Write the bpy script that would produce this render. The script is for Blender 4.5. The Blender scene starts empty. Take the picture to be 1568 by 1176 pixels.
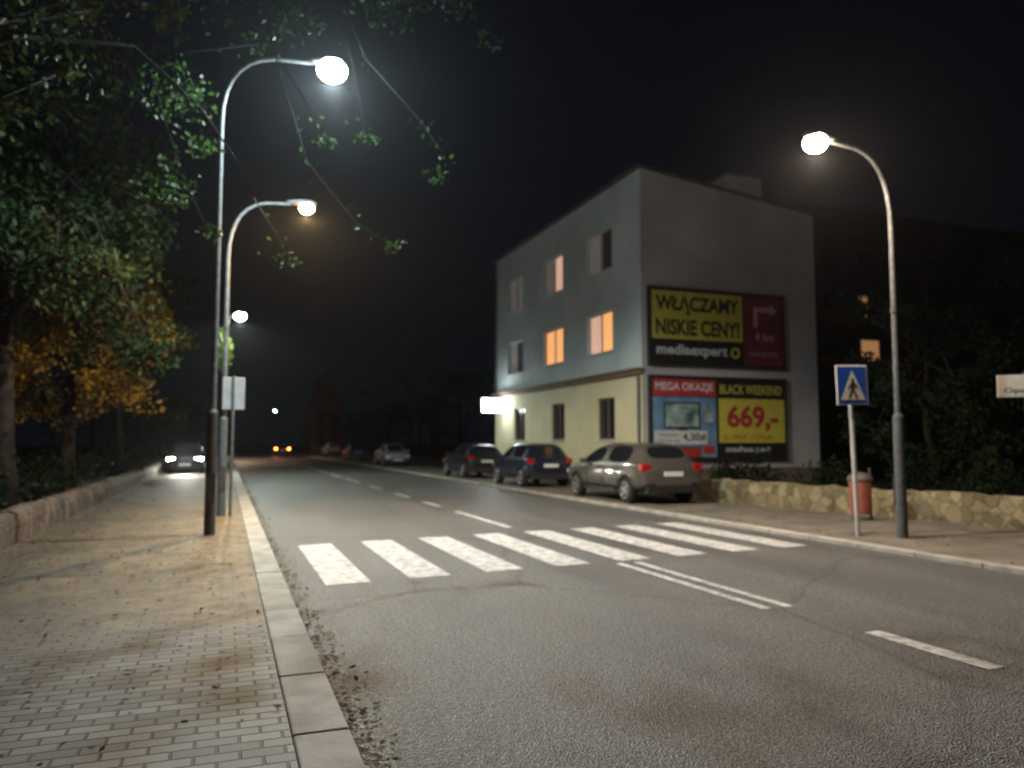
import bpy, bmesh, math, random
from mathutils import Vector, Matrix
random.seed(7)
S=bpy.context.scene
S.view_settings.view_transform='Standard'
S.view_settings.look='None'
S.view_settings.exposure=0
COL=S.collection

# ---------------------------------------------------------------- helpers
def N(nt,t,**kw):
    n=nt.nodes.new(t)
    for k,v in kw.items(): setattr(n,k,v)
    return n
def M(name,c1,c2=None,scale=5,rough=.7,metal=0,bump=0,bscale=40,emit=None,estr=0,detail=4,coat=0,spec=.5,trans=0):
    m=bpy.data.materials.new(name); m.use_nodes=True
    nt=m.node_tree; b=nt.nodes['Principled BSDF']; L=nt.links
    b.inputs['Base Color'].default_value=(*c1,1)
    b.inputs['Roughness'].default_value=rough
    b.inputs['Metallic'].default_value=metal
    b.inputs['Specular IOR Level'].default_value=spec
    if coat: b.inputs['Coat Weight'].default_value=coat
    tc=N(nt,'ShaderNodeTexCoord')
    if c2:
        no=N(nt,'ShaderNodeTexNoise'); no.inputs['Scale'].default_value=scale; no.inputs['Detail'].default_value=detail
        L.new(tc.outputs['Object'],no.inputs['Vector'])
        r=N(nt,'ShaderNodeValToRGB'); r.color_ramp.elements[0].position=.32; r.color_ramp.elements[1].position=.68
        r.color_ramp.elements[0].color=(*c1,1); r.color_ramp.elements[1].color=(*c2,1)
        L.new(no.outputs['Fac'],r.inputs['Fac']); L.new(r.outputs['Color'],b.inputs['Base Color'])
    if bump:
        n2=N(nt,'ShaderNodeTexNoise'); n2.inputs['Scale'].default_value=bscale; n2.inputs['Detail'].default_value=3
        L.new(tc.outputs['Object'],n2.inputs['Vector'])
        bp=N(nt,'ShaderNodeBump'); bp.inputs['Strength'].default_value=bump; bp.inputs['Distance'].default_value=.02
        L.new(n2.outputs['Fac'],bp.inputs['Height']); L.new(bp.outputs['Normal'],b.inputs['Normal'])
    if emit:
        b.inputs['Emission Color'].default_value=(*emit,1); b.inputs['Emission Strength'].default_value=estr
        m.cycles.emission_sampling='NONE'
    return m

class B:
    def __init__(s): s.v=[]; s.f=[]; s.m=[]
    def poly(s,pts,mi=0):
        i=len(s.v); s.v+= [tuple(p) for p in pts]; s.f.append(tuple(range(i,i+len(pts)))); s.m.append(mi)
    def box(s,x0,x1,y0,y1,z0,z1,mi=0):
        i=len(s.v)
        s.v+=[(x0,y0,z0),(x1,y0,z0),(x1,y1,z0),(x0,y1,z0),(x0,y0,z1),(x1,y0,z1),(x1,y1,z1),(x0,y1,z1)]
        for f in [(0,3,2,1),(4,5,6,7),(0,1,5,4),(1,2,6,5),(2,3,7,6),(3,0,4,7)]:
            s.f.append(tuple(i+k for k in f)); s.m.append(mi)
    def tube(s,pts,rad,mi=0,seg=8,cap=True):
        pts=[Vector(p) for p in pts]
        n=len(pts)
        if not hasattr(rad,'__len__'): rad=[rad]*n
        base=len(s.v); ref=None
        for i,p in enumerate(pts):
            t=(pts[min(i+1,n-1)]-pts[max(i-1,0)])
            t.normalize()
            if ref is None:
                ref=Vector((1,0,0)) if abs(t.x)<.9 else Vector((0,1,0))
            u=(ref-t*ref.dot(t)).normalized(); w=t.cross(u); ref=u
            for k in range(seg):
                a=2*math.pi*k/seg
                s.v.append(tuple(p+(u*math.cos(a)+w*math.sin(a))*rad[i]))
        for i in range(n-1):
            for k in range(seg):
                a=base+i*seg+k; b=base+i*seg+(k+1)%seg
                s.f.append((a,b,b+seg,a+seg)); s.m.append(mi)
        if cap:
            s.f.append(tuple(base+k for k in reversed(range(seg)))); s.m.append(mi)
            s.f.append(tuple(base+(n-1)*seg+k for k in range(seg))); s.m.append(mi)
    def obj(s,name,mats,parent=None,smooth=False,bevel=0,loc=(0,0,0),rot=(0,0,0)):
        me=bpy.data.meshes.new(name); me.from_pydata(s.v,[],s.f); 
        for m in (mats if isinstance(mats,(list,tuple)) else [mats]): me.materials.append(m)
        me.polygons.foreach_set('material_index',s.m)
        if smooth: me.polygons.foreach_set('use_smooth',[True]*len(s.f))
        me.update()
        o=bpy.data.objects.new(name,me); COL.objects.link(o)
        o.location=loc; o.rotation_euler=rot
        if parent: o.parent=parent
        if bevel:
            bv=o.modifiers.new('b','BEVEL'); bv.width=bevel; bv.segments=3; bv.limit_method='ANGLE'
        return o
def root(name,loc=(0,0,0),rz=0):
    e=bpy.data.objects.new(name,None); COL.objects.link(e); e.location=loc; e.rotation_euler=(0,0,rz); e.empty_display_size=.2
    return e
def arc(p0,p1,p2,n=8):
    p0,p1,p2=map(Vector,(p0,p1,p2)); r=[]
    for i in range(n+1):
        t=i/n; r.append(p0*(1-t)**2+p1*2*t*(1-t)+p2*t*t)
    return r
def text(body,parent,mat,x,z,w,h,y,name='lettering',bold=.0):
    c=bpy.data.curves.new(name,'FONT'); c.body=body; c.size=1; c.offset=bold
    c.resolution_u=3
    o=bpy.data.objects.new(name,c); COL.objects.link(o); c.materials.append(mat)
    bpy.context.view_layer.update()
    d=o.dimensions.copy(); bb=[Vector(q) for q in o.bound_box]
    mx=min(q.x for q in bb); my=min(q.y for q in bb)
    sx=w/max(d.x,.01); sy=h/max(d.y,.01)
    o.scale=(sx,sy,1); o.rotation_euler=(math.pi/2,0,0)
    o.location=(x-mx*sx,y,z-my*sy); o.parent=parent
    return o

# ---------------------------------------------------------------- materials
def asphalt_mat():
    m=M('asphalt',(.05,.05,.05),rough=.5)
    nt=m.node_tree;L=nt.links;b=nt.nodes['Principled BSDF'];tc=N(nt,'ShaderNodeTexCoord')
    a=N(nt,'ShaderNodeTexNoise');a.inputs['Scale'].default_value=.5;a.inputs['Detail'].default_value=6;a.inputs['Roughness'].default_value=.7
    c=N(nt,'ShaderNodeTexNoise');c.inputs['Scale'].default_value=30;c.inputs['Detail'].default_value=4;c.inputs['Roughness'].default_value=.75
    v=N(nt,'ShaderNodeTexVoronoi');v.inputs['Scale'].default_value=70
    for q in(c,v):L.new(tc.outputs['Object'],q.inputs['Vector'])
    mp=N(nt,'ShaderNodeMapping');mp.inputs['Scale'].default_value=(1.8,.45,1);mp.inputs['Location'].default_value=(3.7,1.9,0);L.new(tc.outputs['Object'],mp.inputs['Vector']);L.new(mp.outputs[0],a.inputs['Vector'])
    r=N(nt,'ShaderNodeValToRGB');e=r.color_ramp.elements;e[0].position=.3;e[1].position=.7;e[0].color=(.072,.070,.069,1);e[1].color=(.142,.139,.134,1)
    L.new(a.outputs['Fac'],r.inputs['Fac'])
    r2=N(nt,'ShaderNodeValToRGB');e=r2.color_ramp.elements;e[0].position=.36;e[1].position=.68;e[0].color=(.18,.18,.18,1);e[1].color=(1.0,.98,.95,1)
    L.new(c.outputs['Fac'],r2.inputs['Fac'])
    s2=N(nt,'ShaderNodeMix',data_type='RGBA',blend_type='MULTIPLY');s2.inputs['Factor'].default_value=1;s2.inputs['B'].default_value=(2.0,2.0,2.0,1)
    L.new(r2.outputs['Color'],s2.inputs['A'])
    mx=N(nt,'ShaderNodeMix',data_type='RGBA',blend_type='MULTIPLY');mx.inputs['Factor'].default_value=1
    L.new(r.outputs['Color'],mx.inputs['A']);L.new(s2.outputs['Result'],mx.inputs['B'])
    cr=N(nt,'ShaderNodeTexVoronoi',feature='DISTANCE_TO_EDGE');cr.inputs['Scale'].default_value=.33
    wm=N(nt,'ShaderNodeMix',data_type='VECTOR');wm.inputs['Factor'].default_value=.35
    L.new(tc.outputs['Object'],wm.inputs['A']);L.new(a.outputs['Color'],wm.inputs['B']);L.new(wm.outputs['Result'],cr.inputs['Vector'])
    rc=N(nt,'ShaderNodeValToRGB');e=rc.color_ramp.elements;e[0].position=0;e[1].position=.009;e[0].color=(.6,.6,.6,1);e[1].color=(1,1,1,1)
    L.new(cr.outputs['Distance'],rc.inputs['Fac'])
    m3=N(nt,'ShaderNodeMix',data_type='RGBA',blend_type='MULTIPLY');m3.inputs['Factor'].default_value=1
    L.new(mx.outputs['Result'],m3.inputs['A']);L.new(rc.outputs['Color'],m3.inputs['B']);L.new(m3.outputs['Result'],b.inputs['Base Color'])
    rr=N(nt,'ShaderNodeMapRange');rr.inputs['From Min'].default_value=.3;rr.inputs['From Max'].default_value=.7;rr.inputs['To Min'].default_value=.40;rr.inputs['To Max'].default_value=.55
    L.new(a.outputs['Fac'],rr.inputs['Value']);L.new(rr.outputs['Result'],b.inputs['Roughness'])
    bp=N(nt,'ShaderNodeBump');bp.inputs['Strength'].default_value=.8;bp.inputs['Distance'].default_value=.014
    L.new(v.outputs['Distance'],bp.inputs['Height']);L.new(bp.outputs['Normal'],b.inputs['Normal'])
    return m
def paver_mat():
    m=M('pavers',(.2,.2,.2),rough=.7)
    nt=m.node_tree;L=nt.links;b=nt.nodes['Principled BSDF'];tc=N(nt,'ShaderNodeTexCoord')
    br=N(nt,'ShaderNodeTexBrick');br.inputs['Scale'].default_value=1;br.inputs['Brick Width'].default_value=.2;br.inputs['Row Height'].default_value=.1
    br.inputs['Mortar Size'].default_value=.009;br.inputs['Mortar Smooth'].default_value=.4
    br.inputs['Color1'].default_value=(.10,.094,.084,1);br.inputs['Color2'].default_value=(.24,.225,.20,1);br.inputs['Mortar'].default_value=(.022,.019,.015,1)
    L.new(tc.outputs['Object'],br.inputs['Vector'])
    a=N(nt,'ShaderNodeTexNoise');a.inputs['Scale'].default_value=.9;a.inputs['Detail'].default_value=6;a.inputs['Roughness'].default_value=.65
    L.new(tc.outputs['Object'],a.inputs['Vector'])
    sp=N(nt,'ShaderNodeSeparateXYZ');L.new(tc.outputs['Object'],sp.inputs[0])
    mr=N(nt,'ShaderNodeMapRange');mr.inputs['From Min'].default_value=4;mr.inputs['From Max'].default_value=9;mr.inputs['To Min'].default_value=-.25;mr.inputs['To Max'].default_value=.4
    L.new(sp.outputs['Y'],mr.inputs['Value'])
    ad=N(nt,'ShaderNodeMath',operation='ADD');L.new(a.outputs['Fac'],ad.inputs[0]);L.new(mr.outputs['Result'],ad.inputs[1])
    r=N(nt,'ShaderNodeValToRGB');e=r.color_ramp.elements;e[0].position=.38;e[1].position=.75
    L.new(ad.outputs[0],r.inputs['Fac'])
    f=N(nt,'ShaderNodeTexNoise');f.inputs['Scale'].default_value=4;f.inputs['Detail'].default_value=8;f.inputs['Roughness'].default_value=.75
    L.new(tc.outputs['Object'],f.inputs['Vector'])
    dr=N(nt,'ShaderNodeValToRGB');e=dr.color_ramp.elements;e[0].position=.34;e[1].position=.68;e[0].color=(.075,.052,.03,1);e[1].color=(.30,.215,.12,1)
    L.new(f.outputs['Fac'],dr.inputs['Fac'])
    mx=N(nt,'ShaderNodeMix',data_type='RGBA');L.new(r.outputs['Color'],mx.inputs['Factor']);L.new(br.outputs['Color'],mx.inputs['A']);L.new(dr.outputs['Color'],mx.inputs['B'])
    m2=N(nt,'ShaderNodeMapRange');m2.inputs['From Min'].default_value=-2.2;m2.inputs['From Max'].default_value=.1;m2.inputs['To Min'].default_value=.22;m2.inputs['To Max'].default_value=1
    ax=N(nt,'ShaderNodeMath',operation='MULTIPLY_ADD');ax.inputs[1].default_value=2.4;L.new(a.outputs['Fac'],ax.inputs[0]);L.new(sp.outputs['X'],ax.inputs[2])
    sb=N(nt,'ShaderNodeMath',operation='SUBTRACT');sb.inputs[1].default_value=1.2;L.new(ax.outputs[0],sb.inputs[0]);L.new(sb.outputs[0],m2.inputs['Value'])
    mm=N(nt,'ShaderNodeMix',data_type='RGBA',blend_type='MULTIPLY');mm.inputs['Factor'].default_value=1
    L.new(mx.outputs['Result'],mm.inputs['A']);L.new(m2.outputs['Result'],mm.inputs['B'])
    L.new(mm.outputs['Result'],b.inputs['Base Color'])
    bp=N(nt,'ShaderNodeBump');bp.inputs['Strength'].default_value=.8;bp.inputs['Distance'].default_value=.012
    L.new(br.outputs['Fac'],bp.inputs['Height']);bp.invert=True
    L.new(bp.outputs['Normal'],b.inputs['Normal'])
    return m
def paint_mat():
    m=M('road_paint',(.8,.8,.78),rough=.55)
    nt=m.node_tree;L=nt.links;b=nt.nodes['Principled BSDF'];tc=N(nt,'ShaderNodeTexCoord')
    a=N(nt,'ShaderNodeTexNoise');a.inputs['Scale'].default_value=7;a.inputs['Detail'].default_value=8;a.inputs['Roughness'].default_value=.8
    L.new(tc.outputs['Object'],a.inputs['Vector'])
    r=N(nt,'ShaderNodeValToRGB');e=r.color_ramp.elements;e[0].position=.38;e[1].position=.6;e[0].color=(.18,.17,.16,1);e[1].color=(.74,.71,.69,1)
    L.new(a.outputs['Fac'],r.inputs['Fac']);L.new(r.outputs['Color'],b.inputs['Base Color'])
    return m
def leaf_mat(name,cols,sc=.9):
    m=bpy.data.materials.new(name);m.use_nodes=True;nt=m.node_tree;L=nt.links;b=nt.nodes['Principled BSDF']
    b.inputs['Roughness'].default_value=.7;b.inputs['Specular IOR Level'].default_value=.15
    tc=N(nt,'ShaderNodeTexCoord')
    a=N(nt,'ShaderNodeTexNoise');a.inputs['Scale'].default_value=sc;a.inputs['Detail'].default_value=1
    c=N(nt,'ShaderNodeTexNoise');c.inputs['Scale'].default_value=14;c.inputs['Detail'].default_value=1
    L.new(tc.outputs['Object'],a.inputs['Vector']);L.new(tc.outputs['Object'],c.inputs['Vector'])
    mt=N(nt,'ShaderNodeMix',data_type='FLOAT');mt.inputs['Factor'].default_value=.4
    L.new(a.outputs['Fac'],mt.inputs['A']);L.new(c.outputs['Fac'],mt.inputs['B'])
    r=N(nt,'ShaderNodeValToRGB');e=r.color_ramp.elements
    e[0].position=.36;e[0].color=(*cols[0],1);e[1].position=.66;e[1].color=(*cols[-1],1)
    for i,cc in enumerate(cols[1:-1]):
        q=e.new(.36+.3*(i+1)/(len(cols)-1));q.color=(*cc,1)
    L.new(mt.outputs['Result'],r.inputs['Fac']);L.new(r.outputs['Color'],b.inputs['Base Color'])
    t=N(nt,'ShaderNodeBsdfTranslucent');L.new(r.outputs['Color'],t.inputs['Color'])
    ms=N(nt,'ShaderNodeMixShader');ms.inputs[0].default_value=.3
    out=[n for n in nt.nodes if n.type=='OUTPUT_MATERIAL'][0]
    L.new(b.outputs[0],ms.inputs[1]);L.new(t.outputs[0],ms.inputs[2]);L.new(ms.outputs[0],out.inputs[0])
    return m
def stone_mat(name,ca,cb_,sc=5.5):
    m=M(name,(.3,.27,.2),rough=.9)
    nt=m.node_tree;L=nt.links;b=nt.nodes['Principled BSDF'];tc=N(nt,'ShaderNodeTexCoord')
    v=N(nt,'ShaderNodeTexVoronoi');v.inputs['Scale'].default_value=sc
    v2=N(nt,'ShaderNodeTexVoronoi',feature='DISTANCE_TO_EDGE');v2.inputs['Scale'].default_value=sc
    no=N(nt,'ShaderNodeTexNoise');no.inputs['Scale'].default_value=5
    mp=N(nt,'ShaderNodeMix',data_type='VECTOR');mp.inputs['Factor'].default_value=.16
    L.new(tc.outputs['Object'],no.inputs['Vector']);L.new(tc.outputs['Object'],mp.inputs['A']);L.new(no.outputs['Color'],mp.inputs['B'])
    L.new(mp.outputs['Result'],v.inputs['Vector']);L.new(mp.outputs['Result'],v2.inputs['Vector'])
    n3=N(nt,'ShaderNodeTexNoise');n3.inputs['Scale'].default_value=2.2;n3.inputs['Detail'].default_value=6;L.new(tc.outputs['Object'],n3.inputs['Vector'])
    s=N(nt,'ShaderNodeSeparateColor');L.new(v.outputs['Color'],s.inputs[0])
    mt=N(nt,'ShaderNodeMix',data_type='FLOAT');mt.inputs['Factor'].default_value=.55;L.new(s.outputs[0],mt.inputs['A']);L.new(n3.outputs['Fac'],mt.inputs['B'])
    r=N(nt,'ShaderNodeValToRGB');e=r.color_ramp.elements;e[0].position=.25;e[1].position=.75;e[0].color=(*ca,1);e[1].color=(*cb_,1);L.new(mt.outputs['Result'],r.inputs['Fac'])
    r2=N(nt,'ShaderNodeValToRGB');e=r2.color_ramp.elements;e[0].position=0;e[1].position=.09;e[0].color=(.6,.6,.6,1);e[1].color=(1,1,1,1);L.new(v2.outputs['Distance'],r2.inputs['Fac'])
    mx=N(nt,'ShaderNodeMix',data_type='RGBA',blend_type='MULTIPLY');mx.inputs['Factor'].default_value=1
    L.new(r.outputs['Color'],mx.inputs['A']);L.new(r2.outputs['Color'],mx.inputs['B']);L.new(mx.outputs['Result'],b.inputs['Base Color'])
    bp=N(nt,'ShaderNodeBump');bp.inputs['Strength'].default_value=.7;bp.inputs['Distance'].default_value=.03
    L.new(r2.outputs['Color'],bp.inputs['Height']);L.new(bp.outputs['Normal'],b.inputs['Normal'])
    return m
def curtain_mat(name,c1,c2,estr,sc=9):
    m=M(name,(.5,.45,.4),rough=.9);nt=m.node_tree;L=nt.links;b=nt.nodes['Principled BSDF'];tc=N(nt,'ShaderNodeTexCoord')
    w=N(nt,'ShaderNodeTexWave',bands_direction='Y');w.inputs['Scale'].default_value=sc*.3;w.inputs['Distortion'].default_value=2.5
    L.new(tc.outputs['Object'],w.inputs['Vector'])
    r=N(nt,'ShaderNodeValToRGB');e=r.color_ramp.elements;e[0].color=(*c1,1);e[1].color=(*c2,1)
    L.new(w.outputs['Fac'],r.inputs['Fac']);L.new(r.outputs['Color'],b.inputs['Emission Color']);L.new(r.outputs['Color'],b.inputs['Base Color'])
    b.inputs['Emission Strength'].default_value=estr
    m.cycles.emission_sampling='NONE'
    return m
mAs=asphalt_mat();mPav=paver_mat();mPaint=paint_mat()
mStoneL=stone_mat('rubble_stone_brown',(.03,.021,.015),(.09,.062,.042),sc=4.5);mStoneR=stone_mat('rubble_stone_tan',(.10,.08,.042),(.29,.24,.135),sc=5)
mSoil=M('soil_and_grass',(.012,.017,.007),(.03,.025,.012),scale=1.5,rough=.95)
mKerb=M('kerb_concrete',(.26,.235,.20),(.46,.42,.37),scale=3,rough=.85,bump=.3)
mFoot=M('footway_concrete',(.10,.084,.068),(.20,.17,.138),scale=1.5,rough=.85,bump=.3,detail=7)
mPole=M('galvanised_steel',(.07,.075,.077),(.12,.13,.13),scale=12,rough=.8,spec=.2)
mPoleD=M('dark_coated_steel',(.04,.035,.035),(.08,.07,.07),scale=8,rough=.6,metal=.2)
mBark=M('bark',(.010,.008,.0065),(.024,.019,.014),scale=9,rough=.95,spec=.1)
mLeafG=leaf_mat('leaves_green',[(.010,.026,.005),(.022,.052,.010),(.055,.095,.018)])
mLeafD=leaf_mat('leaves_dark',[(.004,.009,.003),(.009,.018,.005),(.018,.032,.009)])
mLeafM=leaf_mat('leaves_turning',[(.004,.012,.004),(.009,.022,.006),(.020,.033,.008),(.065,.042,.010)],sc=.6)
mLeafA=leaf_mat('leaves_autumn',[(.03,.03,.008),(.20,.11,.018),(.50,.28,.03)],sc=.8)
mLitter=leaf_mat('fallen_leaves',[(.05,.028,.016),(.11,.065,.028),(.20,.13,.055)],sc=3)
mRubber=M('rubber',(.015,.015,.015),rough=.8)
mRim=M('alloy',(.45,.45,.46),rough=.35,metal=.8)
mGlass=M('car_glass',(.012,.014,.016),rough=.06,spec=.7)
mTrim=M('black_trim',(.02,.02,.02),rough=.5)
mRedL=M('tail_lens',(.35,.01,.01),rough=.15)
mRedOn=M('tail_lens_lit',(.5,.02,.01),emit=(1,.14,.02),estr=50)
mWhL=M('headlamp_lens',(.6,.6,.62),rough=.1)
mWhOn=M('headlamp_lit',(.9,.9,.9),emit=(1,.95,.85),estr=220)
mPlate=M('plate',(.7,.7,.68),rough=.4)
mWhite=M('white_sheet',(.6,.6,.57),rough=.5)
mBlue=M('sign_blue',(.01,.07,.42),rough=.4)
mBlack=M('black_film',(.015,.015,.015),rough=.5)

# ---------------------------------------------------------------- ground, road
b=B();b.poly([(-350,-150,0),(350,-150,0),(350,500,0),(-350,500,0)]);b.obj('ground',mSoil)
b=B();b.poly([(.5,-60,.004),(8.85,-60,.004),(8.85,300,.004),(.5,300,.004)]);b.obj('road',mAs)
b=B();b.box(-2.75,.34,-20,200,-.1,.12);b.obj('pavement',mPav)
b=B();b.box(9.0,14.5,-20,20.5,-.1,.06);b.box(9.0,11.93,20.5,200,-.1,.06);b.obj('pavement',mFoot)
b=B()
y=-20
while y<200:
    b.box(.345,.62,y,y+.992,-.05,.128+random.uniform(-.004,.004))
    b.box(8.80,8.995,y,y+.992,-.05,.068+random.uniform(-.004,.004)); y+=1
b.obj('kerb',mKerb,bevel=.015)
# markings
b=B();z=.009
for i in range(8):
    x=1.31+i*.955; sk=.11*x
    b.poly([(x-.25,8.5+sk,z),(x+.25,8.5+sk+.05,z),(x+.25,12.0+sk*1.15,z),(x-.25,12.0+sk*1.15-.05,z)])
cx=4.9
for dx in(-.13,.13): b.poly([(cx+dx-.055,6.0,z),(cx+dx+.055,6.0,z),(cx+dx+.055,8.9,z),(cx+dx-.055,8.9,z)])
def dash(y0,y1,x=cx,w=.07): b.poly([(x-w,y0,z),(x+w,y0,z),(x+w,y1,z),(x-w,y1,z)])
dash(3.9,5.0,5.0,.085);dash(0,1.2);dash(-4,-3)
dash(13.3,16.8);dash(18.2,19.8);dash(21.5,23.5);dash(25.5,28)
y=30
while y<160: dash(y,y+4);y+=5.2
b.obj('road_markings',mPaint)

# fallen leaves
def leafquad(b,p,s,n=None,mi=0):
    n=n or Vector((random.gauss(0,1),random.gauss(0,1),random.gauss(0,1))).normalized()
    u=n.orthogonal().normalized(); u.rotate(Matrix.Rotation(random.uniform(0,6.28),3,n)); w=n.cross(u)
    p=Vector(p)
    b.poly([p-u*s,p+w*s*.55+u*s*.1,p+u*s,p-w*s*.55+u*s*.1],mi)
b=B()
for i in range(5600):
    r=random.random()
    if r<.5: x=.63+abs(random.gauss(0,.1));yy=1.5+43*random.random()**1.6;zz=.02
    elif r<.74: x=-2.65+abs(random.gauss(0,.4));yy=random.uniform(3,40);zz=.135
    elif r<.86: x=random.uniform(9.1,12);yy=random.uniform(3,20);zz=.07
    else: x=random.uniform(-2.6,.3);yy=random.gauss(10.5,4);zz=.138
    if yy<1: continue
    leafquad(b,(x,yy,zz+random.random()*.01),random.uniform(.012,.034),Vector((random.gauss(0,.25),random.gauss(0,.25),1)).normalized())
b.obj('fallen_leaves',mLitter)

# ---------------------------------------------------------------- stone walls (one continuous, uneven body)
def stonewall(name,pts,h,t,mat,z0=.1,step=.16):
    b=B();R=[];pts=[Vector(p) for p in pts];hw=0;j=random.uniform
    for i in range(len(pts)-1):
        a,c=pts[i],pts[i+1];d=c-a;L=d.length;d.normalize();n=Vector((-d.y,d.x));k=int(L/step)
        for s in range(k+(1 if i==len(pts)-2 else 0)):
            p=a+d*(L*s/k);hw=hw*.7+j(-.02,.02);H=z0+h+hw
            prof=[(-t/2,-.05),(-t/2+j(-.012,.012),H*.35),(-t/2+j(-.012,.012),H*.7),(-t/2+.03,H-.03+j(-.01,.01)),(-.05,H+j(-.012,.018)),(.05,H+j(-.012,.018)),(t/2-.03,H-.03),(t/2+j(-.012,.012),H*.6),(t/2,-.05)]
            R.append([(p.x+n.x*o,p.y+n.y*o,zz) for o,zz in prof])
    m=len(R[0])
    for r in R:b.v+=r
    for i in range(len(R)-1):
        for k in range(m-1):
            q=i*m+k;b.f.append((q,q+1,q+1+m,q+m));b.m.append(0)
    b.f.append(tuple(range(m)));b.m.append(0);b.f.append(tuple((len(R)-1)*m+k for k in reversed(range(m))));b.m.append(0)
    return b.obj(name,mat)
stonewall('stone_wall',[(-2.95,4),(-2.95,60)],.46,.36,mStoneL)
stonewall('stone_wall',[(14.6,3),(13.0,9.8),(11.75,16.6),(11.85,20.3)],.58,.34,mStoneR,z0=.04)

# ---------------------------------------------------------------- street lamps
def street_lamp(x,y,rz,H,reach,col,power,thick=False,gr=.17,z0=.12,rad=.05,up=.12,lit=True):
    r=root('street_lamp',(x,y,z0),rz)
    b=B()
    lo=1.9
    b.tube([(0,0,-.1),(0,0,.05),(0,0,lo),(0,0,lo+.06)],[rad*1.7,rad*1.7,rad*1.6,rad],0 if not thick else 1,14)
    hs=H-1.25
    pts=[(0,0,lo),(0,0,hs*.6),(0,0,hs)]+arc((0,0,hs),(0,0,H),(reach*.62,0,H),8)[1:]+[(reach-.25,0,H+.02)]
    rr=[rad]+[rad*.9,rad*.75]+[rad*.62]*8+[rad*.55]
    b.tube(pts,rr,0,12)
    b.tube([(0,0,hs*.72),(0,0,hs*.72+.08)],[rad*1.15]*2,1,12)
    b.box(-.06,.06,-rad*1.6-.012,-rad*1.45,.5,.95,1)
    b.obj('pole',[mPole,mPoleD],r,smooth=False)
    b=B()
    secs=[(-.34,.04,.03),(-.24,.075,.05),(-.05,.12,.075),(.14,.13,.075),(.25,.07,.04)]
    for (sx,w,h) in secs:
        for k in range(12):
            a=2*math.pi*k/12
            b.v.append((reach+sx,w*math.cos(a),H+.06+h*max(math.sin(a),-.35)))
    for i in range(len(secs)-1):
        for k in range(12):
            a=i*12+k;c=i*12+(k+1)%12
            b.f.append((a,c,c+12,a+12));b.m.append(0)
    b.f.append(tuple(range(11,-1,-1)));b.m.append(0);b.f.append(tuple(48+k for k in range(12)));b.m.append(0)
    b.obj('head',mPole,r,smooth=True)
    g=M('lamp_glare',(.9,.9,.9),emit=col,estr=80)
    b=B();NR=9
    for i in range(NR):
        th=-.75+(math.pi*.5+.75)*i/(NR-1)
        for k in range(18):
            a=2*math.pi*k/18
            b.v.append((reach+.06+gr*math.cos(th)*math.cos(a),gr*.95*math.cos(th)*math.sin(a),H-.0-gr*.8*math.sin(th)-gr*.2))
    for i in range(NR-1):
        for k in range(18):
            a=i*18+k;c=i*18+(k+1)%18
            b.f.append((a,a+18,c+18,c));b.m.append(0)
    b.obj('glare_globe',g,r,smooth=True)  # lit glass enlarged and rounded to stand in for the lamp's glare
    if not lit: return r
    zl=H-.06-gr*1.0
    l=bpy.data.lights.new('lamp_light','SPOT');l.energy=power;l.color=col;l.shadow_soft_size=.05;l.spot_size=math.radians(170);l.spot_blend=.3
    lo=bpy.data.objects.new('lamp_light',l);COL.objects.link(lo);lo.parent=r;lo.location=(reach+.06,0,zl)
    if up:
        l=bpy.data.lights.new('lamp_spill','POINT');l.energy=power*up;l.color=col;l.shadow_soft_size=.05
        lo=bpy.data.objects.new('lamp_spill',l);COL.objects.link(lo);lo.parent=r;lo.location=(reach+.06,0,zl-.02)
    return r
street_lamp(-.2,12.95,0,7.82,1.68,(.80,.96,1.0),3600,thick=True,gr=.25,up=.09)
street_lamp(-.05,16.25,0,6.35,1.45,(1,.64,.28),2000,gr=.15,up=0)
street_lamp(-.1,36,0,7.1,.5,(.85,1,.9),2400,gr=.25,up=0)
street_lamp(10.0,9.3,math.pi,6.2,1.42,(1,.76,.56),1050,gr=.19,z0=.06,up=.2)
street_lamp(-.05,80,0,7.0,.9,(1,.70,.45),1500,up=0)
street_lamp(9.4,140,math.pi,7.0,1.4,(.9,1,1),300,up=0,lit=False)

# ---------------------------------------------------------------- signs
def flat_disc(b,x,z,r,y,mi,n=18): b.poly([(x+r*math.cos(2*math.pi*k/n),y,z+r*math.sin(2*math.pi*k/n)) for k in range(n)],mi)
r=root('pedestrian_crossing_sign',(9.55,9.75,.06),math.radians(-4))
r.rotation_euler=(0,math.radians(-1.6),math.radians(-4))
b=B();b.tube([(0,0,-.05),(0,0,2.72)],.036,0,12);b.obj('post',M('painted_post',(.4,.4,.38),(.5,.48,.46),scale=6,rough=.5),r)
b=B();b.box(-.3,.3,-.062,-.04,2.10,2.74,0);b.obj('sign_plate',mWhite,r,bevel=.008)
b=B();b.poly([(-.28,-.064,2.12),(.28,-.064,2.12),(.28,-.064,2.72),(-.28,-.064,2.72)],0)
b.poly([(-.24,-.067,2.18),(.24,-.067,2.18),(0,-.067,2.66)],1)
yb=-.070
dz=.045
def P(pts,o=0):b.poly([(px,yb-o,pz+dz) for px,pz in pts],2)
flat_disc(b,.005,2.455+dz,.03,yb,2)
P([(-.03,2.30),(.035,2.30),(.04,2.42),(-.025,2.425)])
P([(-.03,2.31),(.01,2.31),(-.05,2.17),(-.095,2.17)],.001)
P([(0,2.31),(.035,2.30),(.095,2.17),(.05,2.17)],.002)
P([(-.02,2.42),(-.02,2.385),(-.08,2.31),(-.095,2.33)],.001)
P([(.035,2.42),(.105,2.345),(.09,2.32),(.03,2.38)],.001)
b.obj('sign_face',[mBlue,mWhite,mBlack],r)

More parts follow.
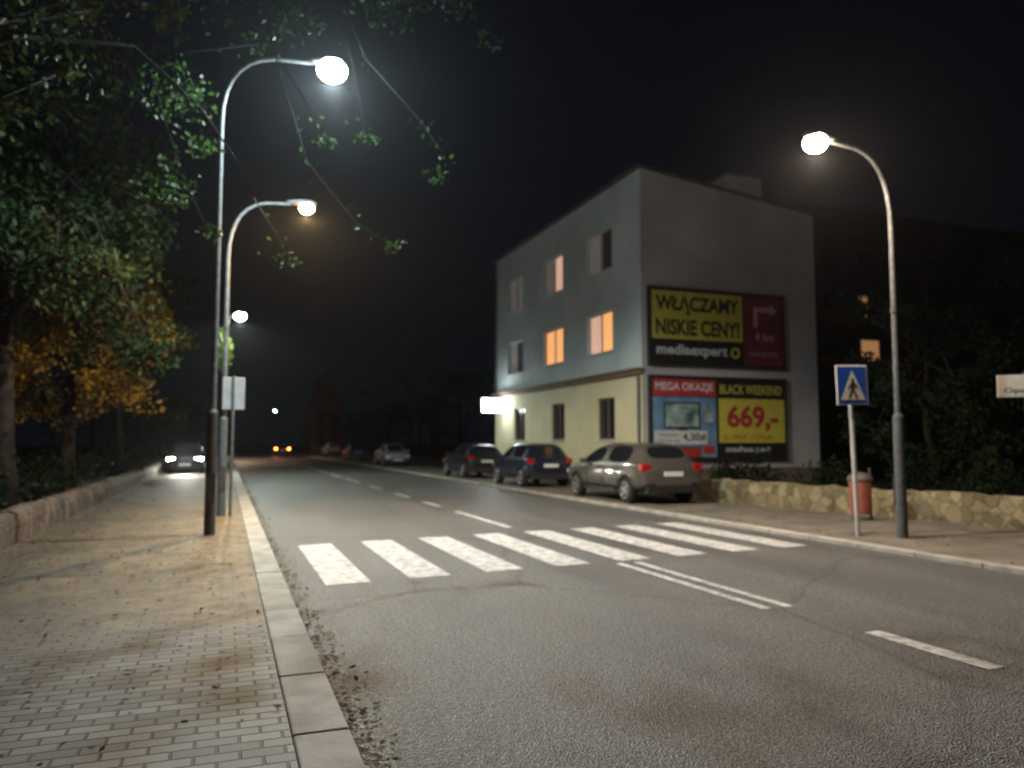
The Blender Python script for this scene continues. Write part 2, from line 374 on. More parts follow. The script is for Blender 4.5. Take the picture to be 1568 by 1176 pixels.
r=root('street_name_sign',(11.78,8.47,.06),math.radians(-38))
b=B();b.tube([(0,0,-.05),(0,0,2.6)],.035,0,12);b.obj('post',mPole,r)
b=B();b.box(-.42,.42,-.07,-.045,2.2,2.55,0);b.obj('sign_plate',mWhite,r,bevel=.01)
text('Opawska',r,mBlack,-.33,2.25,.62,.10,-.073)

r=root('traffic_sign',(.12,16.1,.12),math.radians(8))
b=B();b.tube([(0,0,-.05),(0,0,2.75)],.028,0,10);b.obj('post',mPole,r)
b=B();b.box(-.2,.22,.03,.05,2.08,2.72,0);b.obj('sign_plate',M('sign_back',(.22,.22,.21),(.3,.3,.3),rough=.5),r,bevel=.02)

# litter bin
r=root('litter_bin',(11.55,11.7,.06))
mBin=M('bin_red',(.26,.07,.05),(.34,.10,.07),scale=6,rough=.55)
b=B();b.tube([(0,0,.12),(0,0,.14),(0,0,.5),(0,0,.74),(0,0,.76)],[.17,.185,.20,.215,.215],0,24);b.obj('bucket',mBin,r)
b=B();b.tube([(0,0,.761),(0,0,.80),(0,0,.86),(0,0,.90),(0,0,.92)],[.235,.235,.2,.12,.03],0,24);b.obj('lid',M('bin_lid',(.1,.09,.08),rough=.6),r)
b=B();b.tube([(.25,0,-.05),(.25,0,1.0)],.025,0,10);b.box(.19,.25,-.02,.02,.3,.34);b.box(.19,.25,-.02,.02,.65,.69);b.obj('bin_post',mPoleD,r)

# ---------------------------------------------------------------- cars
SH={'hatch':[(0,.27,.50,.56,.86,.74),(.018,.20,.60,.655,.95,.78),(.05,.18,.65,.73,.98,.76),(.115,.17,.66,.935,1,.71),(.16,.17,.66,.975,1,.70),(.25,.17,.66,.99,1,.69),(.43,.17,.65,1,1,.69),(.46,.17,.65,1,1,.69),(.64,.17,.635,.955,1,.68),(.80,.17,.62,.655,1,.80),(.93,.18,.56,.595,.97,.72),(.985,.2,.48,.53,.88,.62),(1,.27,.40,.46,.78,.5)],
'sedan':[(0,.27,.48,.55,.84,.70),(.018,.20,.60,.66,.94,.76),(.06,.18,.64,.69,.98,.76),(.15,.17,.65,.71,1,.74),(.27,.17,.65,.955,1,.68),(.33,.17,.65,.99,1,.68),(.47,.17,.65,1,1,.69),(.50,.17,.65,1,1,.69),(.64,.17,.635,.955,1,.68),(.79,.17,.62,.655,1,.80),(.93,.18,.56,.595,.97,.72),(.985,.2,.48,.53,.88,.62),(1,.27,.40,.46,.78,.5)]}
def make_car(x,y,rz,L,W,H,paint,kind='hatch',rear_on=False,front_on=False,z0=.06,name='parked_car'):
    r=root(name,(x,y,z0),rz)
    st=SH[kind];hw=W/2;b=B();rings=[]
    for (t,zb,be,tp,w,wt) in st:
        yy=(t-.5)*L;zb*=H;be*=H;tp*=H;w*=hw;wt*=hw
        half=[(0,zb),(.84*w,zb),(.97*w,zb+.10*H),(w,zb+.5*(be-zb)),(.985*w,be-.03*H),(.94*w,be+.01*H),(wt,max(tp-.045*H,be+.015*H)),(wt*.82,tp),(0,tp+.008*H)]
        ring=[(px,yy,pz) for px,pz in half]+[(-px,yy,pz) for px,pz in reversed(half[1:-1])]
        rings.append(ring)
    n=len(rings[0])
    for rg in rings:b.v+=rg
    for i in range(len(rings)-1):
        for k in range(n):
            a=i*n+k;c=i*n+(k+1)%n
            kk=k if k<8 else 15-k
            mi=0
            if kk==5 and 3<=i<=8 and i!=6 and not(kind=='hatch' and i==3) : mi=1
            if kk==5 and kind=='sedan' and i==3: mi=0
            if kk==7 and i==8: mi=1
            if kk==7 and ((kind=='hatch' and i==2) or (kind=='sedan' and i==3)): mi=1
            if kk in(0,1): mi=2
            b.f.append((a,c,c+n,a+n));b.m.append(mi)
    b.f.append(tuple(range(n-1,-1,-1)));b.m.append(0)
    b.f.append(tuple((len(rings)-1)*n+k for k in range(n)));b.m.append(0)
    body=b.obj('body',[paint,mGlass,mTrim],r,smooth=True)
    bm=bmesh.new();bm.from_mesh(body.data);bmesh.ops.recalc_face_normals(bm,faces=bm.faces)
    cl=bm.edges.layers.float.new('crease_edge')
    for e in bm.edges:
        fm={f.material_index for f in e.link_faces}
        if 1 in fm and len(fm)>1: e[cl]=.75
    bm.to_mesh(body.data);bm.free()
    ss=body.modifiers.new('s','SUBSURF');ss.levels=2;ss.render_levels=2
    wr=.215*H; wy=[-.315*L,.31*L]
    cut=[]
    for w_ in wy:
        cb=B();cb.tube([(-hw*1.2,w_,wr),(hw*1.2,w_,wr)],wr*1.17,0,28)
        c=cb.obj('cut',mTrim,r);cut.append(c)
        bo=body.modifiers.new('b','BOOLEAN');bo.object=c;bo.operation='DIFFERENCE';bo.solver='EXACT'
    bpy.context.view_layer.update()
    dg=bpy.context.evaluated_depsgraph_get()
    me=bpy.data.meshes.new_from_object(body.evaluated_get(dg));body.modifiers.clear();body.data=me
    for c in cut:bpy.data.objects.remove(c)
    for w_ in wy:
        for sd in(-1,1):
            b=B();xc=sd*(hw-.11)
            b.tube([(xc-.1,w_,wr),(xc-.085,w_,wr),(xc+.085,w_,wr),(xc+.1,w_,wr)],[wr*.9,wr,wr,wr*.9],0,28)
            xo=xc+sd*.101
            b.tube([(xo-.02*sd,w_,wr),(xo+.004*sd,w_,wr)],[wr*.62,wr*.62],2,24)
            for k in range(6):
                a=2*math.pi*k/6+.3;u=Vector((0,math.cos(a),math.sin(a)));v=Vector((0,-math.sin(a),math.cos(a)))
                c0=Vector((xo+.012*sd,w_,wr))
                b.poly([c0+u*.02-v*.03,c0+u*.02+v*.03,c0+u*wr*.62+v*.02,c0+u*wr*.62-v*.02],1)
            b.tube([(xo,w_,wr),(xo+.018*sd,w_,wr)],[.05,.045],1,12)
            rgp=[(xo+.014*sd,w_+wr*.64*math.cos(2*math.pi*k/24),wr+wr*.64*math.sin(2*math.pi*k/24)) for k in range(25)]
            b.tube(rgp,.014,1,6,cap=False)
            b.obj('wheel',[mRubber,mRim,mTrim],r,smooth=False)
    b=B()
    for sd in(-1,1):
        x0,x1=sorted((sd*hw*.66,sd*hw*.955))
        b.box(x0,x1,-.5*L+.035,-.5*L+.22,.53*H,.655*H,0)
        x0,x1=sorted((sd*hw*.50,sd*hw*.90))
        b.box(x0,x1,.5*L-.30,.5*L-.045,.42*H,.50*H,1)
    b.obj('lights',[mRedOn if rear_on else mRedL,mWhOn if front_on else mWhL],r,bevel=.03)
    b=B()
    b.box(-.26,.26,-.5*L-.015,-.5*L+.03,.455*H,.53*H,0);b.box(-.26,.26,.5*L-.05,.5*L+.012,.25*H,.32*H,0)
    b.obj('plate',mPlate,r)
    b=B();b.box(-hw*.82,hw*.82,-.5*L-.02,-.5*L+.15,.19*H,.31*H);b.box(-hw*.75,hw*.75,.5*L-.12,.5*L+.005,.17*H,.245*H)
    b.box(-.45,.45,.5*L-.06,.5*L+.008,.34*H,.40*H)
    for sd in(-1,1):
        for t in(.27,.455,.66):
            xo=sd*hw*1.001; x0,x1=sorted((xo,xo-.02*sd)); b.box(x0,x1,(t-.5)*L-.004,(t-.5)*L+.004,.25*H,.60*H)
        for t in(.30,.485):
            x0,x1=sorted((sd*hw*.97,sd*(hw*1.0+.02)));b.box(x0,x1,(t-.5)*L,(t-.5)*L+.15,.565*H,.585*H)
        x0,x1=sorted((sd*hw*.95,sd*hw*1.003));b.box(x0,x1,-.2*L,.2*L,.18*H,.235*H)
    b.obj('trim',mTrim,r,bevel=.003)
    b=B()
    for sd in(-1,1):
        x0,x1=sorted((sd*hw*.95,sd*(hw+.17)));b.box(x0,x1,.165*L,.165*L+.09,.635*H,.72*H)
    b.obj('mirrors',paint,r,bevel=.03)
    if front_on:
        l=bpy.data.lights.new('headlight_beam','SPOT');l.energy=900;l.color=(1,.95,.85);l.spot_size=math.radians(80);l.spot_blend=.8;l.shadow_soft_size=.06
        o=bpy.data.objects.new('headlight_beam',l);COL.objects.link(o);o.parent=r;o.location=(0,.5*L+.08,.46*H);o.rotation_euler=(math.radians(84),0,0)
    return r
def paint(c,met=.3): return M('car_paint',c,rough=.35,metal=met,coat=.6)
p1=paint((.14,.125,.105),.5);p2=paint((.012,.018,.038));p3=paint((.016,.018,.022));p4=paint((.4,.4,.38));p5=paint((.02,.05,.16))
make_car(10.15,18.35,0,4.5,1.78,1.5,p1)
make_car(10.2,25.6,0,3.85,1.68,1.48,p2)
make_car(10.25,32.6,0,4.2,1.72,1.46,p3)
make_car(10.3,50.5,math.pi,4.2,1.7,1.42,p4,'sedan')
make_car(10.3,66,0,4.1,1.7,1.42,p5)
make_car(10.4,82,0,4.3,1.7,1.42,p4,'sedan')
make_car(6.0,92,0,4.3,1.7,1.45,p3,rear_on=True,z0=.004,name='car')
make_car(-1.75,41,math.pi,4.2,1.7,1.45,p3,front_on=True,z0=.12)

# ---------------------------------------------------------------- apartment house with hoardings
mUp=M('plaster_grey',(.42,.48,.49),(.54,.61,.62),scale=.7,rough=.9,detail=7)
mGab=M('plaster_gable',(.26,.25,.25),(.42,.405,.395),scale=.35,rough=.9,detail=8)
mLow=M('plaster_cream',(.50,.46,.30),(.60,.56,.38),scale=.9,rough=.9,detail=7)
mRoof=M('roof_felt',(.05,.045,.04),(.08,.07,.06),scale=2,rough=.9)
mCorn=M('cornice_tile',(.12,.08,.05),(.18,.13,.09),scale=8,rough=.8)
mFrame=M('window_frame',(.5,.49,.46),rough=.5)
mFrameD=M('window_frame_brown',(.09,.05,.03),rough=.5)
mPane=M('dark_pane',(.02,.022,.028),rough=.08)
mLit=curtain_mat('lit_curtain',(1,.36,.10),(1,.56,.24),.85)
mLit2=curtain_mat('lit_curtain_pale',(.8,.42,.30),(1,.66,.48),.6)
mDimC=curtain_mat('dim_curtain',(.22,.19,.17),(.42,.36,.33),.18)
mDrk=curtain_mat('dark_curtain',(.05,.05,.055),(.12,.12,.12),.0)
r=root('apartment_house')
X0,X1,Y0,Y1=11.95,18.7,20.65,34.4
ZT=10.15;ZC=3.8
wins=[]
for j,yc in enumerate((23.5,27.5,31.7)):
    wins.append((yc-.95,yc+.95,7.4,8.85,2,j));wins.append((yc-.95,yc+.95,4.6,6.0,1,j))
for j,yc in enumerate((23.1,27.1,31.2)): wins.append((yc-.65,yc+.65,1.65,3.05,0,j))
ys=sorted({Y0,Y1}|{w[0] for w in wins}|{w[1] for w in wins});zs=sorted({0,ZC,ZT}|{w[2] for w in wins}|{w[3] for w in wins})
b=B()
for i in range(len(ys)-1):
    for k in range(len(zs)-1):
        ym=(ys[i]+ys[i+1])/2;zm=(zs[k]+zs[k+1])/2
        if any(w[0]<ym<w[1] and w[2]<zm<w[3] for w in wins): continue
        b.poly([(X0,ys[i],zs[k]),(X0,ys[i],zs[k+1]),(X0,ys[i+1],zs[k+1]),(X0,ys[i+1],zs[k])],1 if zm<ZC else 0)
for w in wins:
    y0,y1,z0,z1=w[:4];D=X0+.16;mi=1 if w[4]==0 else 0
    b.poly([(X0,y0,z0),(D,y0,z0),(D,y0,z1),(X0,y0,z1)],mi);b.poly([(X0,y1,z0),(X0,y1,z1),(D,y1,z1),(D,y1,z0)],mi)
    b.poly([(X0,y0,z1),(D,y0,z1),(D,y1,z1),(X0,y1,z1)],mi);b.poly([(X0,y0,z0),(X0,y1,z0),(D,y1,z0),(D,y0,z0)],mi)
zb=9.3
for Y in(Y0,Y1):
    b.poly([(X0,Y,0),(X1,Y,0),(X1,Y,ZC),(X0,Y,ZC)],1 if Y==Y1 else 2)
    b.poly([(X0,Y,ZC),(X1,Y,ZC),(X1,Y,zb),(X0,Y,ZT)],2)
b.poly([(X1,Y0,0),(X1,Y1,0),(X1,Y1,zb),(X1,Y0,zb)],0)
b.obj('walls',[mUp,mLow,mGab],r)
b=B()
o=.12
b.v+=[(X0-o,Y0-.06,ZT+.03),(X1+o,Y0-.06,zb-.0),(X1+o,Y1+.1,zb),(X0-o,Y1+.1,ZT+.03),(X0-o,Y0-.06,ZT+.13),(X1+o,Y0-.06,zb+.1),(X1+o,Y1+.1,zb+.1),(X0-o,Y1+.1,ZT+.13)]
for f in [(0,3,2,1),(4,5,6,7),(0,1,5,4),(1,2,6,5),(2,3,7,6),(3,0,4,7)]: b.f.append(f);b.m.append(0)
b.obj('roof',mRoof,r)
b=B();b.box(15.2,16.6,Y0+.02,Y0+.9,9.2,10.35);b.obj('chimney',mGab,r)
b=B();b.box(15.12,16.68,Y0-.06,Y0+.98,10.353,10.43);b.obj('chimney_cap',mRoof,r)
b=B();b.box(X0-.22,X0-.003,Y0-.1,Y1,ZC-.02,ZC+.06);b.box(X0-.14,X0-.003,Y0-.05,Y1,ZC-.14,ZC-.023);b.obj('cornice',mCorn,r,bevel=.01)
b=B();b.box(X0-.04,X0-.003,Y0-.04,Y1,0,.75);b.box(X0,X1,Y0-.04,Y0-.003,0,.75);b.obj('plinth',M('plinth_brown',(.08,.06,.045),(.13,.1,.075),scale=3,rough=.9),r)
fr=B();pn={}
for w in wins:
    y0,y1,z0,z1,fl,j=w
    mi=1 if fl==0 else 0
    xf=X0+.09;t=.06
    fr.box(xf,xf+.06,y0,y0+t,z0,z1,mi);fr.box(xf,xf+.06,y1-t,y1,z0,z1,mi)
    fr.box(xf,xf+.06,y0+t,y1-t,z0,z0+t,mi);fr.box(xf,xf+.06,y0+t,y1-t,z1-t,z1,mi)
    ym=(y0+y1)/2
    fr.box(xf+.002,xf+.058,ym-.04,ym+.04,z0+t,z1-t,mi)
    fr.box(X0-.07,X0+.085,y0-.05,y1+.05,z0-.05,z0-.004,2)
    mt={ (1,0):(mLit,mLit2),(1,1):(mLit,mLit),(1,2):(mDrk,mDimC),(2,0):(mDrk,mDimC),(2,1):(mLit2,mDimC),(2,2):(mDimC,mDimC)}.get((fl,j),(mPane,mPane))
    for (ya,yb_,mm) in((y0,ym,mt[0]),(ym,y1,mt[1])):
        q=pn.setdefault(mm.name,(mm,B()))[1]
        q.poly([(X0+.13,ya,z0),(X0+.13,ya,z1),(X0+.13,yb_,z1),(X0+.13,yb_,z0)])
fr.obj('window_frames',[mFrame,mFrameD,mUp],r)
for k,(mm,q) in pn.items(): q.obj('window_panes',mm,r)
b=B();b.tube([(X0-.07,Y0+.12,.1),(X0-.07,Y0+.12,ZC-.2)],.05,0,10);b.tube([(X0-.07,Y1-.3,ZC+.1),(X0-.07,Y1-.3,ZT)],.05,0,10);b.obj('downpipe',mPole,r)
# light box sign
s=root('illuminated_shop_sign',(11.35,33.2,3.25))
b=B();b.box(-.5,.5,-.09,.09,-.32,.32);b.obj('light_box',M('light_box',(.9,.9,.9),emit=(.92,.96,1),estr=7),s,bevel=.03)
b=B();b.box(-.53,-.505,-.1,.1,-.34,.34);b.box(.505,.6,-.03,.03,-.05,.05);b.obj('bracket',mTrim,s)
l=bpy.data.lights.new('sign_light','POINT');l.energy=90;l.color=(.9,.96,1);l.shadow_soft_size=.2
lo=bpy.data.objects.new('sign_light',l);COL.objects.link(lo);lo.parent=s;lo.location=(0,-.4,0)

# hoardings on the gable
mY=M('print_yellow',(.42,.37,.05),(.50,.43,.06),rough=.5);mR=M('print_red',(.32,.03,.03),rough=.5);mBk=M('print_black',(.012,.012,.012),rough=.5);mW=M('print_white',(.5,.5,.5),rough=.5)
mLb=M('print_blue',(.05,.13,.25),(.16,.27,.38),scale=1.5,rough=.5);mDR=M('print_dark_red',(.14,.018,.025),rough=.5);mPk=M('print_dull_red',(.40,.25,.25),rough=.5)
mPic=M('print_picture',(.02,.05,.05),(.35,.45,.42),scale=2.6,rough=.5,detail=5)
def board(name,z0,z1):
    q=root(name,(12.18,Y0-.12,0));W=5.05
    b=B();b.box(0,W,0,.1,z0,z1,0);b.box(-.06,0,-.03,.1,z0-.06,z1+.06,1);b.box(W,W+.06,-.03,.1,z0-.06,z1+.06,1);b.box(0,W,-.03,.1,z1,z1+.06,1);b.box(0,W,-.03,.1,z0-.06,z0,1)
    b.obj('panel',[mBk,mTrim],q);return q,W
q,W=board('billboard',4.0,6.35)
def rect(q,x0,x1,z0,z1,m,y=-.004,name='print'):
    b=B();b.poly([(x0,y,z0),(x1,y,z0),(x1,y,z1),(x0,y,z1)]);return b.obj(name,m,q)
rect(q,.06,3.42,4.78,6.29,mY);rect(q,3.48,W-.05,4.05,6.29,mDR)
text('WŁĄCZAMY',q,mBk,.2,5.55,3.1,.62,-.008,bold=.035)
text('NISKIE CENY!',q,mBk,.2,4.9,3.1,.52,-.008,bold=.035)
text('mediaexpert',q,mW,.22,4.2,2.6,.42,-.008,bold=.03)
b=B();flat_disc(b,3.12,4.42,.18,-.008,0);flat_disc(b,3.12,4.42,.10,-.011,1);b.obj('logo_ring',[mY,mBk],q)
b=B();b.poly([(3.85,-.008,5.3),(4.02,-.008,5.3),(4.02,-.008,5.8),(3.85,-.008,5.97)]);b.poly([(3.85,-.0085,5.971),(4.02,-.0085,5.801),(4.5,-.0085,5.801),(4.5,-.0085,5.971)]);b.poly([(4.5,-.008,5.68),(4.5,-.008,6.1),(4.8,-.008,5.88)]);b.obj('arrow',mPk,q)
text('4 km',q,mPk,3.9,4.85,.75,.3,-.008,bold=.02);text('RACIBÓRZ',q,mPk,3.7,4.35,1.1,.18,-.008)
q,W=board('billboard',1.05,3.58)
rect(q,.05,2.35,3.0,3.52,mR);rect(q,.05,1.75,1.42,2.97,mLb);rect(q,1.77,2.35,1.1,2.97,mLb);rect(q,.05,1.75,1.10,1.39,mR)
rect(q,.1,2.0,1.5,1.92,mW,-.007);rect(q,.45,1.75,1.98,2.8,mBk,-.007);rect(q,.5,1.70,2.04,2.75,mPic,-.010);rect(q,.95,1.25,1.93,1.98,mBk,-.0075)
text('Telewizor',q,mBk,.18,1.74,.8,.12,-.010);text('LED 55 cali',q,mBk,.18,1.56,.8,.1,-.010)
rect(q,1.85,2.28,1.2,1.45,mR,-.007);rect(q,1.9,2.25,2.2,2.7,mPic,-.007)
rect(q,2.45,W-.05,1.55,2.95,mY)
text('MEGA OKAZJE',q,mW,.15,3.1,2.1,.32,-.008,bold=.02)
text('BLACK WEEKEND',q,mY,2.5,3.1,2.4,.3,-.008,bold=.02)
text('669,-',q,mR,2.75,1.9,2.0,.85,-.008,bold=.04);text('SUPER CENA',q,mR,2.6,1.64,1.9,.16,-.008)
text('4,30zł',q,mBk,1.1,1.58,.85,.27,-.010,bold=.02);text('mediaexpert',q,mW,2.7,1.2,1.7,.24,-.008,bold=.02)

# rear block of flats
mFlat=M('render_flats',(.08,.07,.07),(.11,.10,.10),scale=.5,rough=.9)
r=root('block_of_flats')
b=B();b.box(33,62,38,50,0,16.2,0);b.box(32.8,62.2,37.8,50.2,16.203,16.5,1);b.obj('walls',[mFlat,mRoof],r)
b=B();b2=B()
for fl in range(5):
    for i in range(9):
        x0=35+i*3;z0=1.1+fl*2.85
        lit=(fl==3 and i==1) or (fl==2 and i==1)
        (b2 if lit else b).box(x0,x0+(.55 if lit and fl==3 else 1.4),37.94,37.99,z0,z0+1.3)
        b.box(x0-.06,x0+1.46,37.96,37.995,z0-.06,z0,1)
b.obj('windows',[mPane,mFlat],r);b2.obj('lit_windows',M('lit_window_far',(.5,.3,.2),emit=(1,.5,.2),estr=.3),r)
b=B()
for fl in(2,3): b.box(34.2,37.2,36.9,37.93,.9+fl*2.85-.35,.9+fl*2.85+.25)
b.obj('balconies',M('balcony_red',(.3,.05,.04),rough=.8),r)

# distant brick house with steep gable
r=root('brick_house')
mBr=M('red_brick',(.38,.12,.075),(.46,.17,.10),scale=4,rough=.9)
b=B()
x0,x1,y0,y1,h,ap=10.8,15.2,108,118,5.5,11.5
b.poly([(x0,y0,0),(x1,y0,0),(x1,y0,h),((x0+x1)/2,y0,ap),(x0,y0,h)]);b.poly([(x0,y1,0),(x0,y1,h),((x0+x1)/2,y1,ap),(x1,y1,h),(x1,y1,0)])
b.poly([(x0,y0,0),(x0,y0,h),(x0,y1,h),(x0,y1,0)]);b.poly([(x1,y0,0),(x1,y1,0),(x1,y1,h),(x1,y0,h)]);b.obj('walls',mBr,r)
b=B();xm=(x0+x1)/2
b.poly([(x0-.3,y0-.3,h-.4),(xm,y0-.3,ap+.1),(xm,y1+.3,ap+.1),(x0-.3,y1+.3,h-.4)]);b.poly([(x1+.3,y0-.3,h-.4),(x1+.3,y1+.3,h-.4),(xm,y1+.3,ap+.1),(xm,y0-.3,ap+.1)]);b.obj('roof',mBr,r)
b=B()
for zz in(1.2,4.2):
    for xx in(11.6,13.4): b.box(xx,xx+1,y0-.03,y0+.05,zz,zz+1.4)
b.obj('windows',mPane,r)

# ---------------------------------------------------------------- trees
def cluster(b,c,rad,n,s,flat=.8):
    c=Vector(c)
    for i in range(n):
        d=Vector((random.gauss(0,1),random.gauss(0,1),random.gauss(0,1))).normalized()*(random.random()**.45)
        p=c+Vector((d.x*rad,d.y*rad,d.z*rad*flat))
        leafquad(b,p,s*random.uniform(.6,1.3))
def wob(p,q,n,a):
    p=Vector(p);q=Vector(q);r=[]
    for i in range(n+1):
        t=i/n;v=p.lerp(q,t)
        if 0<i<n: v+=Vector((random.uniform(-a,a),random.uniform(-a,a),random.uniform(-a,a)*.6))
        r.append(v)
    return r
def tree(name,base,H,tr,cz,R,nl,leaf,nleaf=9000,ls=.07,extra=(),xmax=1e9,hgt=None,lowz=0):
    r=root(name,(0,0,0));x,y=base
    b=B();top=Vector((x+random.uniform(-.3,.3),y+random.uniform(-.3,.3),H))
    tp=wob((x,y,-.1),top,6,.12);b.tube(tp,[tr*1.35]+[tr*(1-i/7.5) for i in range(1,7)],0,12)
    tips=[]
    for i in range(nl):
        t=random.uniform(.35,.98);s=tp[min(5,int(t*6))].lerp(tp[min(6,int(t*6)+1)],t*6-int(t*6))
        a=2.4*i+random.uniform(-.4,.4);rr=R*random.uniform(.55,1.0)
        e=Vector((x+math.cos(a)*rr,y+math.sin(a)*rr,cz+(hgt or R*.7)*random.uniform(-1,1)))
        if e.x>xmax:e.x=xmax-random.random()
        pts=wob(s,e,4,.25);b.tube(pts,[tr*.35,tr*.27,tr*.18,tr*.1,.015],0,7)
        tips.append(e);
        for k in range(2):
            m=pts[2+k];e2=m+Vector((random.uniform(-1,1),random.uniform(-1,1),random.uniform(-.5,.9)))*R*.3
            if e2.x>xmax:e2.x=xmax-random.random()
            b.tube(wob(m,e2,2,.1),[tr*.12,tr*.07,.01],0,6);tips.append(e2)
    b.obj('trunk',mBark,r,smooth=True)
    b=B();per=nleaf//len(tips)
    for e in tips:
        for k in range(3):
            cc=e+Vector((random.gauss(0,.4),random.gauss(0,.4),random.gauss(0,.35)))*R*.22
            cc.z=max(cc.z,lowz)
            cluster(b,cc,R*random.uniform(.1,.24),per//3,ls)
    b.obj('foliage',leaf,r)
    return r
r=tree('lime_tree',(-3.9,9.0),9.5,.26,7.6,3.0,16,mLeafM,11000,.055,xmax=-1.1,hgt=2.2)
b=B();lf=B()
limb=[(-3.7,9.1,5.2),(-2.2,9.7,6.9),(-.5,10.2,7.9),(1.1,10.2,8.1),(2.6,9.8,7.7),(3.4,9.6,7.3)]
b.tube(limb,[.11,.085,.06,.045,.025,.01],0,8)
limb2=[(-3.7,9.1,4.9),(-2.4,10.3,6.4),(-1.3,11.2,6.9),(-.5,11.9,6.5),(.3,11.9,5.4)]
b.tube(limb2,[.06,.04,.03,.02,.006],0,7)
tw=[[(1.1,10.2,8.1),(1.72,10.56,6.97),(2.42,10.3,6.11),(2.75,10.18,5.59),(2.64,10.22,5.27)],
[(-.5,10.2,7.9),(.5,10.9,7.0),(1.1,11.2,6.3),(1.28,11.26,5.95)],[(1.1,10.2,8.1),(1.6,10.9,7),(1.82,11.06,6.0)],
[(.5,10.9,7.0),(1.0,11.2,5.6),(1.7,11.1,4.75),(2.2,10.92,4.42)],[(.3,11.9,5.2),(.6,11.5,4.6),(.77,11.45,4.2)],
[(2.6,9.8,7.7),(2.9,9.6,7.3),(3.2,9.5,6.95)],[(-1.1,11.2,6.6),(-.7,11.7,5.4),(-.3,11.9,4.6)],[(-2.2,9.7,6.9),(-.8,10.6,6.6),(.3,10.5,6.9)]]
for t in tw:
    b.tube(t,[.011-.002*min(i,4) for i in range(len(t))],0,5)
    for i in range(1,len(t)):
        a=Vector(t[i-1]);c=Vector(t[i])
        for k in range(10):
            if random.random()<.45+.1*i: leafquad(lf,a.lerp(c,random.random())+Vector((random.gauss(0,.09),random.gauss(0,.09),random.gauss(0,.09))),random.uniform(.025,.055))
    cluster(lf,t[-1],.22,26,.042,.6)
for c,rd,n in [((.72,10.4,7.35),.5,130),((1.96,9.94,7.55),.55,190),((2.7,9.66,7.6),.4,120),((1.3,10.0,7.9),.5,130),((-.4,10.4,7.6),.7,230),((-.43,11.9,5.9),.3,60),((-.9,11.6,5.2),.5,140),((-.8,11.9,6.6),.6,220)]:
    cluster(lf,c,rd,n,.048)
b.obj('limbs',mBark,r,smooth=True);lf.obj('hanging_leaves',mLeafG,r)
tree('lime_tree',(-4.0,17.5),10,.24,6.3,3.4,30,mLeafM,24000,.08,xmax=-1.3,hgt=3.6,lowz=2.9)
tree('maple_tree',(-4.2,25),8,.22,4.5,3.0,22,mLeafA,15000,.085,xmax=-1.5,hgt=1.9,lowz=2.3)
tr=tree('lime_tree',(-4.2,36),10,.22,6.8,3.0,14,mLeafM,7000,.09,xmax=-1.8,hgt=2.6)
mLeafY=leaf_mat('leaves_yellow_green',[(.05,.10,.02),(.12,.16,.03),(.2,.22,.04)])
lf=B();cluster(lf,(-.2,35.0,5.5),.42,460,.07,2.4);lf.obj('hanging_leaves',mLeafY,tr)
b=B();b.tube([(-4.2,36,6),(-2,35.3,7),(-.5,35,6.9),(-.2,35,5.2)],[.08,.05,.03,.01],0,6);b.obj('limb',mBark,tr)
tree('maple_tree',(-8.5,20),11,.25,7,4,14,mLeafM,8000,.11,hgt=3.8)
tree('maple_tree',(-7,13.5),10,.25,7,3.4,14,mLeafM,8000,.09,hgt=3.2)
tree('maple_tree',(17.5,15.2),6.0,.12,3.2,2.3,16,mLeafD,9000,.075,hgt=2.0,lowz=.6)
tree('maple_tree',(20.5,12.5),7.5,.14,4.0,2.8,16,mLeafD,9000,.085,hgt=2.8,lowz=.6)
def hedge(name,pts,R,leaf,n,s):
    b=B()
    for p in pts:
        for k in range(5): cluster(b,(p[0]+random.gauss(0,R*.4),p[1]+random.gauss(0,R*.4),max(.3,p[2]+random.gauss(0,R*.3))),R*random.uniform(.4,.7),n//5,s)
    b.obj(name,leaf)
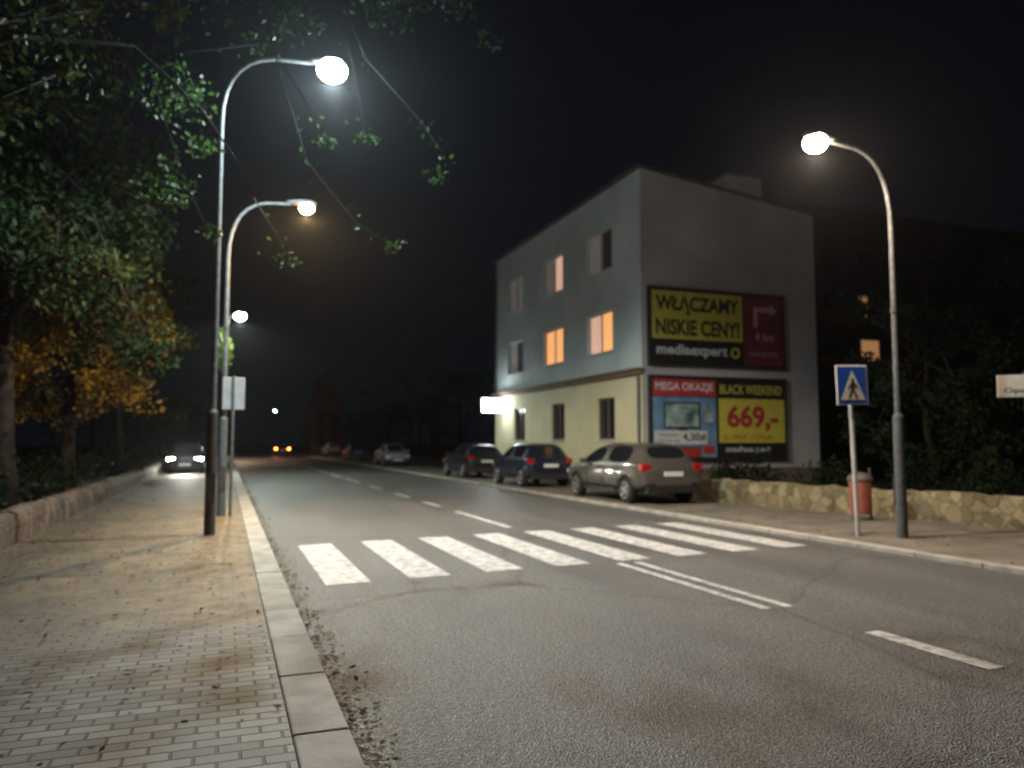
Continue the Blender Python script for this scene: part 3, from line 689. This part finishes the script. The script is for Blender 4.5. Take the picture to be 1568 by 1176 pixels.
hedge('shrubs',[(14.6,13.5,.6),(14.4,16,.6),(15.5,12,.8),(16.5,10,.8),(14.8,18.4,.5),(13.4,18.8,.4),(18,14,1.2),(16.2,14,1.2),(17.5,11.5,1.3)],1.0,mLeafD,900,.055)
hedge('shrubs',[(-4.8,y,.6) for y in range(12,60,4)],1.2,mLeafD,500,.07)
pts=[]
for i in range(26): pts.append((random.uniform(16.5,23),38+i*4.2+random.uniform(-2,2),random.uniform(2,7)))
for i in range(22): pts.append((random.uniform(-12,-4.5),45+i*5,random.uniform(2,7)))
b=B()
for p in pts:
    b.tube([(p[0],p[1],-.1),(p[0],p[1],p[2])],[.2,.08],1,6)
    for k in range(6): cluster(b,(p[0]+random.gauss(0,1.3),p[1]+random.gauss(0,1.3),p[2]+random.gauss(0,1.2)),random.uniform(.8,1.7),75,.15)
b.obj('distant_trees',[mLeafM,mBark])

# ---------------------------------------------------------------- thin haze added to give the lamps a lens-bloom halo
hz=bpy.data.materials.new('bloom_haze');hz.use_nodes=True;nt=hz.node_tree;nt.nodes.clear()
vs=N(nt,'ShaderNodeVolumeScatter');vs.inputs['Density'].default_value=.00024;vs.inputs['Anisotropy'].default_value=.8;vs.inputs['Color'].default_value=(.92,.96,1,1)
ou=N(nt,'ShaderNodeOutputMaterial');nt.links.new(vs.outputs[0],ou.inputs['Volume'])
b=B();b.box(-30,45,-12,120,-.5,16);b.obj('lamp_bloom_haze',hz)

# ---------------------------------------------------------------- world and camera
w=bpy.data.worlds.new('World');S.world=w;w.use_nodes=True;nt=w.node_tree
bg=nt.nodes['Background'];bg.inputs['Color'].default_value=(.10,.13,.22,1);bg.inputs['Strength'].default_value=.018
cam=bpy.data.cameras.new('camera');co=bpy.data.objects.new('camera',cam);COL.objects.link(co);S.camera=co
co.location=(0,0,1.55);co.rotation_euler=(math.radians(90+4.37),0,math.radians(-20.4))
cam.lens=27;cam.sensor_width=36;cam.clip_end=1500;cam.clip_start=.05
cam.dof.use_dof=True;cam.dof.focus_distance=2.6;cam.dof.aperture_fstop=2.0
